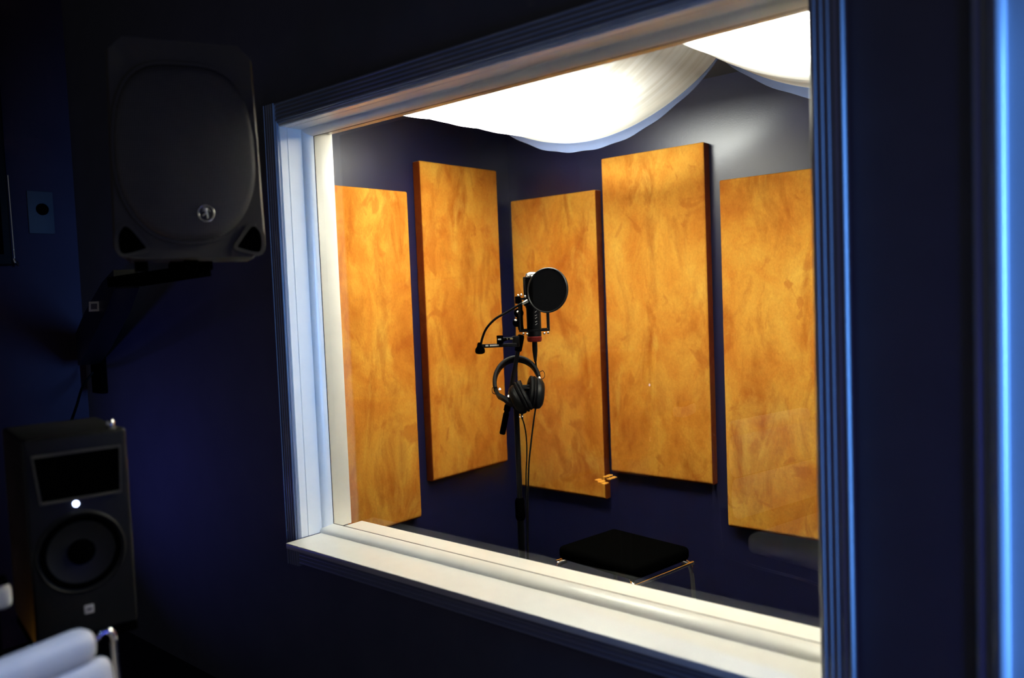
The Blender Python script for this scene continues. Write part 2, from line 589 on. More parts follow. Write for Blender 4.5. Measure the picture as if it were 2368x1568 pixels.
# ------------------------------------------------------------------ booth: draped ceiling cloth
def drape(name, x0, x1, sag, y0, y1, ztop, label):
    root = thing(name, label, 'drape', ((x0 + x1) / 2, (y0 + y1) / 2, ztop), 0, 'white cloth swags under the booth ceiling')
    cx, hw, cy = (x0 + x1) / 2, (x1 - x0) / 2, (y0 + y1) / 2
    def z(x, y):
        u = (x - cx) / hw
        ripple = 0.004 * math.sin(23 * y + 2.1 * u) + 0.003 * math.sin(41 * y - 3 * u)
        return -sag * max(0.0, 1 - u * u) ** 0.85 + ripple * (1 - u * u)
    nx, ny = 56, 40
    b = bm_new()
    g = [[b.verts.new((cx + hw * (2 * i / nx - 1) - cx, y0 + (y1 - y0) * j / ny - cy, z(cx + hw * (2 * i / nx - 1), y0 + (y1 - y0) * j / ny))) for i in range(nx + 1)] for j in range(ny + 1)]
    for j in range(ny):
        for i in range(nx):
            b.faces.new((g[j][i], g[j][i + 1], g[j + 1][i + 1], g[j + 1][i]))
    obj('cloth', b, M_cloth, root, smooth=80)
    b = bm_new()
    rings = []
    for i in range(nx + 1):
        x = cx + hw * (2 * i / nx - 1)
        zz = z(x, y1)
        h = 0.040 * (0.35 + 0.65 * min(1, 3.2 * min(i, nx - i) / nx)) + 0.002 * math.sin(i * 0.9)
        rings.append([(x - cx, y1 - cy + 0.001, zz), (x - cx, y1 - cy + 0.009, zz - h * 0.4), (x - cx, y1 - cy + 0.004, zz - h), (x - cx, y1 - cy - 0.001, zz - h), (x - cx, y1 - cy - 0.003, zz - h * 0.4)])
    add_loft(b, rings)
    obj('hem', b, M_hem, root, smooth=60)
    return root
drape('ceiling_drape', -2.70, -1.465, 0.235, 0.255, 1.35, 2.40, 'large white cloth swag glowing over the microphone, between corner and seam')
drape('ceiling_drape', -1.455, -0.22, 0.235, 0.255, 1.35, 2.40, 'white cloth swag cut off by the fluted blue casing')

# ------------------------------------------------------------------ booth: orange acoustic panels
PW, PH, PT = 0.555, 1.56, 0.05
def acoustic_panel(loc, rotz, label, tilt=0.0):
    # local: x width, y thickness (front at -y), z height; the lower front edge is rolled more generously
    b = bm_new()
    prof = [(0.0, PH), (0.0, 0.004), (-0.004, 0.0)]
    r2 = 0.022
    prof += [(-PT + r2 - r2 * math.sin(PI / 2 * k / 8), r2 - r2 * math.cos(PI / 2 * k / 8)) for k in range(9)]
    r1 = 0.010
    prof += [(-PT + r1 - r1 * math.cos(PI / 2 * k / 5), PH - r1 + r1 * math.sin(PI / 2 * k / 5)) for k in range(6)]
    def ring(x, e):
        # e draws the front and the ends in, rounding the upright edges
        return [(x, min(0.0, y + e) if y < -0.01 else y, min(max(z, e * 0.6), PH - e * 0.6)) for y, z in prof]
    rings = [ring(-PW / 2 + 0.010 * (1 - math.cos(PI / 2 * k / 5)), 0.010 * (1 - math.sin(PI / 2 * k / 5))) for k in range(6)]
    rings += [ring(-p[0][0], e) for p, e in reversed([(r, 0.010 * (1 - math.sin(PI / 2 * k / 5))) for k, r in enumerate(rings)])]
    add_loft(b, rings)
    o = obj('acoustic_panel', b, [M_suede, M_suede_shade], None, smooth=60)
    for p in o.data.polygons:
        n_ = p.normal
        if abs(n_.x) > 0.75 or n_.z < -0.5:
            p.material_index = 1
    o.location = loc
    o.rotation_euler = (0, tilt, rotz)
    return tag(o, label, 'acoustic panel', 'orange suede acoustic panels on the booth walls')
g_ = 0.012
acoustic_panel((BXL + 0.004, 0.728, 0.447), R(90), 'orange suede panel beside the cream window jamb, its foot hidden by the sill')
acoustic_panel((BXL + 0.004, 1.370, 0.602), R(90), 'tall set orange suede panel just before the booth corner, behind the gooseneck clamp')
acoustic_panel((-2.617, BYB - 0.004, 0.447), 0, 'orange suede panel behind the round pop filter, hung low')
acoustic_panel((-2.021, BYB - 0.004, 0.592), 0, 'highest and brightest orange suede panel, reaching up to the white drape')
acoustic_panel((-1.397, BYB - 0.004, 0.412), 0, 'orange suede panel partly hidden by the fluted casing, hung low')

# ------------------------------------------------------------------ booth: microphone stand group
SX, SY, SA = -1.8755, 0.5438, R(40.77)     # stand axis on the floor; local x runs across the view, y away
stand = thing('microphone_stand', 'black microphone stand standing in the booth before the orange panels', 'microphone stand', (SX, SY, 0), SA)
b = bm_new()
add_lathe(b, [(0.125, 0.0), (0.128, 0.006), (0.126, 0.016), (0.05, 0.024), (0.022, 0.03), (0.018, 0.05)], 40)
obj('base', b, M_blackmetal, stand, smooth=40)
b = bm_new()
add_rod(b, (0, 0, 0.03), (0, 0, 0.74), 0.0125)
obj('pole', b, M_blackmetal, stand, smooth=40)
b = bm_new()
add_rod(b, (0, 0, 0.74), (0, 0, 1.135), 0.0095)
obj('inner_pole', b, M_blackmetal, stand, smooth=40)
b = bm_new()
add_lathe(b, [(0.013, 0.70), (0.0175, 0.71), (0.0175, 0.77), (0.012, 0.78)], 24)
obj('height_clutch', b, M_blackmatte, stand, smooth=40)
b = bm_new()
add_lathe(b, [(0.010, 1.10), (0.015, 1.11), (0.015, 1.15), (0.010, 1.16)], 24)
add_box(b, -0.012, 0.012, -0.02, 0.012, 1.135, 1.19, 0.004)
add_rod(b, (0.0, -0.024, 1.17), (0.0, 0.02, 1.17), 0.015)
obj('swivel_clutch', b, M_blackmatte, stand, smooth=40)
B0, B1 = Vector((-0.053, 0.0, 1.010)), Vector((0.0278, 0.0, 1.361))
bd = (B1 - B0).normalized()
b = bm_new()
add_rod(b, B0 + bd * 0.05, B1, 0.0075)
obj('boom_arm', b, M_blackmetal, stand, smooth=40)
b = bm_new()
add_lathe(b, [(0.008, 0.0), (0.0105, 0.003), (0.0105, 0.075), (0.0085, 0.078), (0.0085, 0.084), (0.0115, 0.086), (0.0115, 0.105), (0.008, 0.108)], 20, zto(B0, B1))
obj('boom_grip', b, M_blackmatte, stand, smooth=40)
b = bm_new()
add_lathe(b, [(0.0105, 0.0), (0.0125, 0.005), (0.0125, 0.05), (0.010, 0.058)], 20, zto(B1 - bd * 0.060, B1))
obj('boom_tip', b, M_blackmatte, stand, smooth=40)

# shock mount: two square rings on corner rods, elastic loops, swivel bracket
shock = thing('shock_mount', 'black square shock mount with bright screws cradling the microphone', 'shock mount', (SX, SY, 0), SA)
mx, my = 0.074, 0.0            # microphone axis
for z in (1.375, 1.486):
    b = bm_new()
    add_sweep(b, [(mx - 0.050, my - 0.045, z), (mx + 0.050, my - 0.045, z), (mx + 0.050, my + 0.045, z), (mx - 0.050, my + 0.045, z)], [(-0.0035, -0.0035), (0.0035, -0.0035), (0.0035, 0.0035), (-0.0035, 0.0035)], closed=True, up=(0, 0, 1))
    obj('ring_frame', b, M_blackmetal, shock)
for sx_, sy_ in ((-1, -1), (1, -1), (1, 1), (-1, 1)):
    b = bm_new()
    add_rod(b, (mx + sx_ * 0.050, my + sy_ * 0.045, 1.372), (mx + sx_ * 0.050, my + sy_ * 0.045, 1.49), 0.0036, seg=10)
    obj('corner_rod', b, M_blackmetal, shock, smooth=40)
for sx_, sy_ in ((-1, -1), (1, -1), (1, 1), (-1, 1)):
    for z in (1.375, 1.486):
        b = bm_new()
        add_tube(b, [(mx + sx_ * 0.050, my + sy_ * 0.045, z), (mx + sx_ * 0.040, my + sy_ * 0.026, z + 0.002), (mx + sx_ * (0.029 if z < 1.4 else 0.036), my - sy_ * 0.004, z)], 0.0014, 4, 6)
        obj('elastic_loop', b, M_blackmatte, shock, smooth=60)
for k, (x_, y_, z_) in enumerate(((0.022, -0.047, 1.498), (0.033, -0.047, 1.500), (0.046, -0.050, 1.494), (0.035, -0.050, 1.366), (0.048, -0.047, 1.364), (0.108, -0.048, 1.364), (0.120, -0.048, 1.366))):
    b = bm_new()
    add_lathe(b, [(0.0030, -0.004), (0.0042, 0.0), (0.0036, 0.003), (0.0015, 0.0045)], 12, Matrix.Translation((x_, y_, z_)))
    so = obj('screw', b, M_steel, shock, smooth=50)
    so['label'] = 'bright steel screw'
b = bm_new()
add_box(b, 0.010, 0.030, -0.052, -0.030, 1.470, 1.496, 0.003)
add_box(b, 0.020, 0.036, -0.020, 0.012, 1.378, 1.482, 0.004)
add_rod(b, (0.022, -0.03, 1.437), (0.022, 0.018, 1.437), 0.017)
add_rod(b, (0.013, -0.028, 1.403), (0.013, 0.016, 1.403), 0.014)
add_rod(b, (0.022, 0, 1.437), (0.028, 0, 1.378), 0.010)
obj('swivel_bracket', b, M_blackmatte, shock, smooth=40)
for p_ in ((0.019, -0.033, 1.440), (0.010, -0.031, 1.412)):
    b = bm_new()
    add_lathe(b, [(0.0045, 0.0), (0.0045, 0.003), (0.002, 0.005)], 12, zto(p_, (p_[0], p_[1] - 0.01, p_[2] + 0.004)))
    so = obj('pivot_screw', b, M_steel, shock, smooth=40)
    so['label'] = 'bright pivot screw'

# microphone
mic = thing('microphone', 'black side address studio microphone with dark red base ring', 'microphone', (SX, SY, 0), SA)
MM = Matrix.Translation((mx, my, 0))
b = bm_new()
add_lathe(b, [(0.020, 1.345), (0.0245, 1.352), (0.0255, 1.36), (0.0255, 1.452), (0.0275, 1.456), (0.0275, 1.464), (0.020, 1.468)], 36, MM)
obj('body', b, M_blackmetal, mic, smooth=35)
b = bm_new()
add_box(b, mx - 0.027, mx + 0.027, my - 0.021, my + 0.021, 1.462, 1.556, 0.006, 3)
obj('grille', b, M_foam, mic, smooth=50)
b = bm_new()
for x_ in (mx - 0.029, mx + 0.029):
    add_box(b, x_ - 0.0035, x_ + 0.0035, -0.0235, 0.0235, 1.460, 1.560, 0.002)
add_box(b, mx - 0.0325, mx + 0.0325, -0.0235, 0.0235, 1.556, 1.562, 0.002)
obj('grille_frame', b, M_blackmetal, mic, smooth=40)
b = bm_new()
add_lathe(b, [(0.027, 1.561), (0.027, 1.567), (0.022, 1.574), (0.012, 1.578), (0.002, 1.579)], 32, MM)
to = obj('top_cap', b, M_steel, mic, smooth=50)
to['label'] = 'pale shining top cap'
b = bm_new()
add_lathe(b, [(0.0225, 1.334), (0.0255, 1.337), (0.0262, 1.342), (0.0262, 1.351), (0.0235, 1.354)], 36, MM)
ro = obj('base_ring', b, M_red, mic, smooth=35)
ro['label'] = 'dark red ring at the foot'
b = bm_new()
for k, z in enumerate((1.440, 1.428, 1.418, 1.406, 1.396)):
    a0 = Vector((mx + 0.004, my - 0.0257, z - 0.0026))
    a1 = Vector((mx + 0.011, my - 0.0236, z + 0.0026 * (1 if k % 2 == 0 else 0.3)))
    add_rod(b, a0, a1, 0.0008, seg=6)
lo = obj('lettering', b, M_mark, mic)
lo['label'] = 'pale upright lettering'

# microphone cable with its plug
mcab = thing('microphone_cable', 'black cable hanging from the red ringed microphone', 'cable', (SX, SY, 0), SA)
b = bm_new()
add_lathe(b, [(0.0085, 1.334), (0.0095, 1.330), (0.0095, 1.305), (0.0075, 1.285), (0.0050, 1.268), (0.0038, 1.262)], 20, MM)
obj('plug', b, M_blackmetal, mcab, smooth=40)
b = bm_new()
add_tube(b, [(mx, 0, 1.266), (0.078, 0.040, 1.235), (0.081, 0.055, 1.20), (0.074, 0.045, 1.12), (0.061, 0.035, 1.05), (0.048, 0.028, 0.97), (0.036, 0.018, 0.88), (0.026, 0.02, 0.70), (0.020, 0.02, 0.45), (0.018, 0.02, 0.2), (0.06, 0.04, 0.05), (0.14, 0.05, 0.032), (0.22, 0.05, 0.006)], 0.0030, 8, 8)
obj('cord', b, M_rubber, mcab, smooth=60)

# pop filter: hoop, mesh, gooseneck, clamp
pop = thing('pop_filter', 'round black pop filter on a curved gooseneck before the microphone', 'pop filter', (SX, SY, 0), SA)
pc = Vector((0.1215, -0.105, 1.5125))
pn = Vector((-0.50, -0.86, 0.10)).normalized()
PM = Matrix.Translation(pc) @ pn.to_track_quat('Z', 'Y').to_matrix().to_4x4()
b = bm_new()
add_sweep(b, [PM @ Vector((0.0745 * math.cos(2 * PI * i / 64), 0.0745 * math.sin(2 * PI * i / 64), 0)) for i in range(64)], [(0.0028 * math.cos(2 * PI * i / 8), 0.0060 * math.sin(2 * PI * i / 8)) for i in range(8)], closed=True, up=pn)
obj('hoop', b, M_black, pop, smooth=60)
b = bm_new()
add_lathe(b, [(0.0735, -0.0015), (0.0735, 0.0015)], 64, PM)
obj('mesh_screen', b, M_foam, pop, smooth=30)
b = bm_new()
gp = [(0.052, -0.100, 1.478), (0.040, -0.100, 1.474), (0.010, -0.092, 1.459), (-0.022, -0.080, 1.441), (-0.060, -0.065, 1.421), (-0.092, -0.050, 1.389), (-0.110, -0.036, 1.350), (-0.116, -0.030, 1.318)]
add_tube(b, gp, 0.0042, 10, 12)
obj('gooseneck', b, M_blackmetal, pop, smooth=60)
b = bm_new()
add_lathe(b, [(0.004, 0.0), (0.0065, 0.002), (0.0065, 0.022), (0.0045, 0.026)], 14, zto((0.056, -0.101, 1.480), (0.03, -0.096, 1.468)))
obj('ferrule', b, M_steel, pop, smooth=40)
b = bm_new()
add_lathe(b, [(0.006, 0.020), (0.009, 0.014), (0.0105, 0.006), (0.0162, -0.002), (0.0175, -0.010), (0.0155, -0.017), (0.008, -0.020)], 24, Matrix.Translation((-0.118, -0.030, 1.320)))
obj('knob', b, M_blackmatte, pop, smooth=50)
b = bm_new()
add_box(b, -0.126, 0.010, -0.037, -0.025, 1.321, 1.334, 0.002)
add_box(b, -0.052, 0.020, -0.030, -0.018, 1.344, 1.354, 0.002)
add_box(b, -0.004, 0.020, -0.034, -0.0140, 1.320, 1.358, 0.003)
obj('clamp_bar', b, M_blackmetal, pop, smooth=40)
b = bm_new()
add_rod(b, (-0.047, -0.034, 1.334), (-0.047, -0.034, 1.362), 0.0115)
add_rod(b, (-0.047, -0.034, 1.34), (-0.024, -0.030, 1.349), 0.005)
obj('thumb_screw', b, M_blackmatte, pop, smooth=40)
b = bm_new()
for x0_, x1_ in ((-0.098, -0.088), (-0.083, -0.052)):
    add_box(b, x0_, x1_, -0.0385, -0.036, 1.3262, 1.3312)
for x0_, x1_ in ((-0.054, -0.043),):
    add_box(b, x0_, x1_, -0.0465, -0.044, 1.347, 1.352)
obj('clamp_marking', b, M_mark, pop)
b = bm_new()
for x0_, x1_ in ((-0.033, -0.020), (-0.012, 0.008)):
    add_box(b, x0_, x1_, -0.0335, -0.029, 1.3472, 1.3505)
bo = obj('brass_marking', b, M_brass, pop)
bo['label'] = 'brass coloured dash on the clamp'

# headphones hanging on the boom clutch
hp = thing('headphones', 'black studio headphones hung on the microphone stand', 'headphones', (SX, SY, 0), SA)
HX = Matrix.Translation((0, -0.082, 1.14)) @ Matrix.Rotation(R(-38), 4, 'X') @ Matrix.Diagonal((1, 1, 1.22, 1)) @ Matrix.Translation((0, 0.04, -1.14))
hc = Vector((0.006, -0.040, 1.200))
rad = 0.0775
def arc(a0, a1, n, r=rad, dy=0.0):
    return [hc + Vector((r * math.cos(R(a0 + (a1 - a0) * i / n)), dy, 1.02 * r * math.sin(R(a0 + (a1 - a0) * i / n)))) for i in range(n + 1)]
b = bm_new()
band = [(0.0075 * math.copysign(abs(math.cos(2 * PI * i / 14)) ** 0.7, math.cos(2 * PI * i / 14)), 0.016 * math.copysign(abs(math.sin(2 * PI * i / 14)) ** 0.7, math.sin(2 * PI * i / 14))) for i in range(14)]
add_sweep(b, arc(8, 196, 44), band, up=(0, 1, 0))
obj('headband', b, M_leather, hp, smooth=60, xf=HX)
# sliders / yoke arms at both ends
b = bm_new()
pl = arc(194, 214, 6) + [Vector((-0.040, -0.040, 1.146)), Vector((-0.022, -0.038, 1.132)), Vector((-0.008, -0.036, 1.128))]
add_sweep(b, pl, [(-0.005, -0.011), (0.005, -0.011), (0.005, 0.011), (-0.005, 0.011)], up=(0, 1, 0))
obj('yoke', b, M_gear, hp, smooth=40, xf=HX)
b = bm_new()
pr = list(reversed(arc(-14, 10, 6))) + [Vector((0.079, -0.040, 1.155))]
add_sweep(b, pr, [(-0.005, -0.011), (0.005, -0.011), (0.005, 0.011), (-0.005, 0.011)], up=(0, 1, 0))
obj('yoke', b, M_gear, hp, smooth=40, xf=HX)
def ear_cup(center, axis):
    M_ = Matrix.Translation(center) @ Vector(axis).to_track_quat('Z', 'Y').to_matrix().to_4x4() @ Matrix.Diagonal((0.92, 1.05, 1, 1))
    bb = bm_new()
    add_lathe(bb, [(0.020, -0.022), (0.034, -0.020), (0.043, -0.012), (0.046, 0.0), (0.046, 0.006), (0.042, 0.008)], 36, M_)
    c_ = obj('ear_cup', bb, M_gear, hp, smooth=40, xf=HX)
    bb = bm_new()
    add_lathe(bb, [(0.041, 0.007), (0.0475, 0.011), (0.0490, 0.016), (0.0450, 0.0195), (0.0485, 0.023), (0.0475, 0.029), (0.040, 0.033), (0.028, 0.032), (0.026, 0.020)], 36, M_)
    obj('ear_pad', bb, M_leather, c_, smooth=50, xf=HX)
    return c_
ear_cup((0.008, -0.040, 1.142), (0.84, -0.22, 0.40))
ear_cup((0.074, -0.036, 1.162), (-0.97, -0.22, 0.08))
for x_, z_, m_ in ((-0.054, 1.170, M_steel), (0.084, 1.203, M_steel), (-0.024, 1.146, M_steel)):
    b = bm_new()
    add_lathe(b, [(0.0048, 0.0), (0.0048, 0.002), (0.002, 0.004)], 12, zto((x_, -0.056, z_), (x_, -0.066, z_ + 0.004)))
    po = obj('pivot_rivet', b, m_, hp, smooth=40, xf=HX)
    po['label'] = 'bright metal rivet'
for pts_ in ([(0.080, -0.04, 1.226), (0.098, -0.045, 1.232), (0.104, -0.045, 1.218), (0.098, -0.045, 1.206), (0.082, -0.04, 1.206)],
             [(-0.070, -0.04, 1.188), (-0.080, -0.045, 1.180), (-0.080, -0.045, 1.166), (-0.070, -0.045, 1.160), (-0.060, -0.04, 1.164)]):
    b = bm_new()
    add_tube(b, pts_, 0.0011, 6, 6)
    obj('wire_loop', b, M_rubber, hp, smooth=60, xf=HX)
b = bm_new()
add_rod(b, (0.018, -0.104, 1.100), (0.019, -0.104, 1.078), 0.0035)
add_tube(b, [(0.019, -0.104, 1.080), (0.026, -0.090, 1.05), (0.031, -0.060, 1.00), (0.030, -0.038, 0.93), (0.024, -0.024, 0.84), (0.020, -0.022, 0.6), (0.022, -0.024, 0.3), (0.07, -0.10, 0.045), (0.14, -0.13, 0.03), (0.22, -0.15, 0.006)], 0.0024, 8, 8)
obj('cord', b, M_rubber, hp, smooth=60)
for x_ in (0.011, 0.020):
    b = bm_new()
    add_lathe(b, [(0.0024, 0.0), (0.0024, 0.002), (0.001, 0.003)], 10, zto((x_, -0.112, 1.0855 + (x_ - 0.011) * 0.2), (x_, -0.122, 1.088)))
    po = obj('cord_screw', b, M_steel, hp, smooth=40)
    po['label'] = 'tiny bright screw by the cord'
b = bm_new()
add_box(b, 0.020, 0.060, -0.05, -0.03, 1.172, 1.186, 0.003)
add_rod(b, (0.020, -0.04, 1.180), (0.012, -0.04, 1.200), 0.009)
obj('bridge', b, M_gear, hp, smooth=40, xf=HX)

# ------------------------------------------------------------------ booth: black chair under the window
bch = thing('stool', 'low black padded stool with chrome legs in the booth behind the sill', 'stool', (-1.78, 1.05, 0), R(-8))
b = bm_new()
add_box(b, -0.20, 0.20, -0.17, 0.17, 0.435, 0.490, 0.020, 4)
obj('seat', b, M_blackmatte, bch, smooth=60)
for sx_ in (-1, 1):
    for sy_ in (-1, 1):
        b = bm_new()
        add_tube(b, [(sx_ * 0.215, sy_ * 0.185, 0.010), (sx_ * 0.205, sy_ * 0.178, 0.25), (sx_ * 0.198, sy_ * 0.172, 0.40), (sx_ * 0.17, sy_ * 0.15, 0.432)], 0.010, 6, 12)
        obj('leg', b, M_chrome, bch, smooth=60)
for sx_ in (-1, 1):
    b = bm_new()
    add_rod(b, (sx_ * 0.204, -0.176, 0.425), (sx_ * 0.204, 0.176, 0.425), 0.007)
    obj('side_rail', b, M_chrome, bch, smooth=60)

# ------------------------------------------------------------------ control room: loudspeaker on its wall arm
PAX = Vector((0.905, -0.425, 0)).normalized()      # face normal
PAW = Vector((0.425, 0.905, 0)).normalized()       # across the face
pa_w, pa_h, pa_d = 0.345, 0.52, 0.33
pbr = Vector((-1.7800, -0.4860, 1.616))            # lower corner of the face next to the window
pac = pbr - PAW * (pa_w / 2)
pa_rot = math.atan2(PAW.y, PAW.x)
pa = thing('loudspeaker', 'big black loudspeaker with round bottomed grille hung high beside the window', 'loudspeaker', pac, pa_rot)
# local: x across the face, y away from the viewer, z up; face at y = 0
def cab_ring(y, sx0, sx1, z0, z1, c):
    return [(-sx0 + c, y, z0), (sx0 - c, y, z0), (sx0, y, z0 + c), (sx1, y, z1 - c), (sx1 - c, y, z1), (-sx1 + c, y, z1), (-sx1, y, z1 - c), (-sx0, y, z0 + c)]
b = bm_new()
h = pa_w / 2
add_loft(b, [cab_ring(0.012, h - 0.006, h - 0.016, 0.004, pa_h - 0.004, 0.03), cab_ring(0.03, h, h - 0.01, 0, pa_h, 0.034), cab_ring(0.16, h, h - 0.012, 0.0, pa_h, 0.034), cab_ring(pa_d, h - 0.11, h - 0.12, 0.06, pa_h - 0.06, 0.03)])
obj('cabinet', b, M_blackrough, pa, smooth=35)
# front baffle ring round the grille, with the two corner handle openings as rims
b = bm_new()
def grille_pt(a, s=1.0):
    # flat sided, round bottom and domed top outline
    x = math.cos(a); z = math.sin(a)
    if z < 0:
        return (s * 0.158 * math.copysign(abs(x) ** 0.80, x), 0.232 + s * 0.192 * z)
    return (s * 0.158 * math.copysign(abs(x) ** 0.60, x), 0.232 + s * 0.228 * math.copysign(abs(z) ** 0.8, z))
NG = 72
outer = [grille_pt(2 * PI * i / NG) for i in range(NG)]
add_sweep(b, [(p[0], 0.010, p[1]) for p in outer], [(-0.004, -0.010), (0.004, -0.010), (0.004, 0.010), (-0.004, 0.010)], closed=True, up=(0, 1, 0))
obj('grille_rim', b, M_blackrough, pa, smooth=50)
b = bm_new()
rings = []
for s_, y_ in [(0.985, 0.006)] + [(0.02 + 0.94 * (1 - k / 14), -0.034 + 0.026 * (0.02 + 0.94 * (1 - k / 14)) ** 2.6) for k in range(15)]:
    rings.append([(grille_pt(2 * PI * i / NG, s_)[0], y_, grille_pt(2 * PI * i / NG, s_)[1]) for i in range(NG)])
add_loft(b, rings)
obj('grille', b, M_grille, pa, smooth=60)
for s_ in (1, -1):
    b = bm_new()
    tri = smooth_path([(s_ * 0.148, 0.011, 0.084), (s_ * 0.162, 0.011, 0.062), (s_ * 0.163, 0.011, 0.026), (s_ * 0.150, 0.011, 0.011), (s_ * 0.112, 0.011, 0.020), (s_ * 0.098, 0.011, 0.028), (s_ * 0.108, 0.011, 0.046), (s_ * 0.132, 0.011, 0.078), (s_ * 0.148, 0.011, 0.084)], 6)[:-1]
    add_sweep(b, tri, [(-0.0045, -0.006), (0.0045, -0.006), (0.0045, 0.006), (-0.0045, 0.006)], closed=True, up=(0, 1, 0))
    ho = obj('handle_rim', b, M_blackrough, pa, smooth=50)
    b = bm_new()
    vs = [b.verts.new((p.x, 0.0105, p.z)) for p in tri]
    b.faces.new(vs)
    obj('handle_recess', b, M_blackmatte, ho)
b = bm_new()
bc = Vector((0.032, -0.031, 0.106))
add_sweep(b, [bc + Vector((0.0175 * math.cos(2 * PI * i / 40), 0, 0.0190 * math.sin(2 * PI * i / 40))) for i in range(40)], circ(0.0022, 8), closed=True, up=(0, 1, 0))
badge = obj('badge', b, M_steel, pa, smooth=60)
badge['label'] = 'small round chrome badge with a pale figure'
b = bm_new()
for p_, q_, w_ in (((-0.001, 0.012), (0.001, 0.000), 0.0042), ((-0.009, 0.006), (0.004, 0.004), 0.0022), ((0.004, 0.010), (0.010, 0.003), 0.0020), ((0.000, 0.000), (-0.009, -0.006), 0.0026), ((0.002, 0.000), (0.003, -0.013), 0.0024), ((-0.004, 0.013), (-0.007, 0.009), 0.002)):
    add_rod(b, bc + Vector((p_[0], -0.001, p_[1])), bc + Vector((q_[0], -0.001, q_[1])), w_, w_ * 0.7, 8)
obj('badge_figure', b, M_steel, badge, smooth=50)
# mounting yoke under the cabinet
b = bm_new()
add_box(b, -0.05, 0.05, 0.10, 0.26, -0.022, 0.004, 0.004)
add_box(b, -0.13, -0.10, 0.05, 0.09, -0.024, 0.004, 0.003)
add_box(b, -0.02, 0.012, 0.03, 0.07, -0.030, 0.004, 0.003)
obj('mounting_foot', b, M_blackmatte, pa, smooth=40)

arm = thing('wall_bracket', 'black slanted wall bracket carrying the big loudspeaker, with a pale label', 'bracket', (-3.95, 0.0, 1.20))
A0 = Vector((-3.97, -0.05, 1.33)); A1 = Vector((-2.62, -0.46, 1.600))
pb_ = pa.matrix_basis
b = bm_new()
ol = Vector((-3.95, 0, 1.20))
add_box(b, -0.055, 0.05, -0.030, -0.001, -0.08, 0.20, 0.004)
obj('wall_plate', b, M_blackmatte, arm, smooth=40)
dA = (A1 - A0).normalized()
side = dA.cross(Vector((0, 0, 1))).normalized()
upv = side.cross(dA).normalized()
b = bm_new()
def arm_ring(P, hw, hh):
    return [P - ol - side * hw - upv * hh, P - ol + side * hw - upv * hh, P - ol + side * hw + upv * hh, P - ol - side * hw + upv * hh]
add_loft(b, [arm_ring(A0, 0.045, 0.075), arm_ring(A0.lerp(A1, 0.35), 0.045, 0.075), arm_ring(A0.lerp(A1, 0.8), 0.04, 0.055), arm_ring(A1, 0.035, 0.03)])
obj('arm', b, M_black, arm, smooth=30)
b = bm_new()
E0 = A1; E1 = Vector((-2.06, -0.54, 1.595))
add_loft(b, [arm_ring(A1.lerp(A0, 0.03), 0.05, 0.016), [p for p in arm_ring(E1, 0.05, 0.012)]])
obj('support_shelf', b, M_blackmatte, arm, smooth=30)
# label on the near face of the arm
Lc = A0.lerp(A1, 0.70) + side * 0.056 - ol
ln = Vector((0.80, -0.60, 0.0))                    # the tag is bent out towards the room
lw = Vector((0.60, 0.80, 0.0))
lh = Vector((0.18, 0.0, 0.984)).normalized()
def lab_quad(hw, hh, off):
    return [Lc + ln * off - lw * hw - lh * hh, Lc + ln * off + lw * hw - lh * hh, Lc + ln * off + lw * hw + lh * hh, Lc + ln * off - lw * hw + lh * hh]
b = bm_new()
add_loft(b, [lab_quad(0.017, 0.018, -0.001), lab_quad(0.017, 0.018, 0.001)])
lb = obj('label_sticker', b, M_label, arm)
lb['label'] = 'small pale square label'
b = bm_new()
add_loft(b, [lab_quad(0.010, 0.010, 0.001), lab_quad(0.010, 0.010, 0.0016)])
obj('label_print', b, M_labeldark, lb)

# cable dropping from the bracket to the small monitor
sc = thing('speaker_cable', 'thin black cable dropping from the wall bracket to the small monitor', 'cable', (-3.9, -0.06, 1.2))
b = bm_new()
o_ = Vector((-3.9, -0.06, 1.2))
add_tube(b, [Vector(p) - o_ for p in ((-3.955, -0.04, 1.22), (-3.93, -0.10, 1.16), (-3.70, -0.22, 1.10), (-3.1, -0.50, 1.05), (-2.5, -0.78, 1.06), (-2.12, -0.92, 1.12), (-2.03, -0.965, 1.16))], 0.0055, 10, 8)
obj('cord', b, M_rubber, sc, smooth=60)

# ------------------------------------------------------------------ control room: small studio monitor on its stand
ma = R(80)
MW = Vector((math.cos(ma), math.sin(ma), 0)); MN = Vector((MW.y, -MW.x, 0))
m0 = Vector((-1.74, -0.99, 0)) + MW * 0.012
mon = thing('studio_monitor', 'small black two way studio monitor with glowing white power light', 'studio monitor', (m0.x, m0.y, 0.845), ma)
mh, mw2, md = 0.412, 0.0955, 0.25
b = bm_new()
add_box(b, -mw2, mw2, 0.0, md, 0.0, mh, 0.008, 3)
obj('cabinet', b, M_black, mon, smooth=40)
b = bm_new()
add_sweep(b, [(-0.080, -0.002, 0.376), (-0.070, -0.002, 0.282), (0.076, -0.002, 0.282), (0.080, -0.002, 0.376)], [(-0.003, -0.004), (0.003, -0.004), (0.003, 0.004), (-0.003, 0.004)], closed=True, up=(0, 1, 0))
wo = obj('waveguide', b, M_blackrough, mon, smooth=30)
b = bm_new()
add_loft(b, [[(-0.077, -0.001, 0.373), (-0.067, -0.001, 0.285), (0.073, -0.001, 0.285), (0.077, -0.001, 0.373)], [(-0.02, 0.0, 0.340), (-0.018, 0.0, 0.318), (0.022, 0.0, 0.318), (0.022, 0.0, 0.340)]], cap=True)
obj('horn', b, M_blackmatte, wo, smooth=20)
b = bm_new()
MR = Matrix.Translation((-0.004, 0.0, 0.172)) @ Matrix.Diagonal((0.90, 1, 0.90, 1)) @ Matrix.Rotation(R(90), 4, 'X')
add_lathe(b, [(0.093, 0.0), (0.093, 0.004), (0.089, 0.006), (0.085, 0.003)], 56, MR)
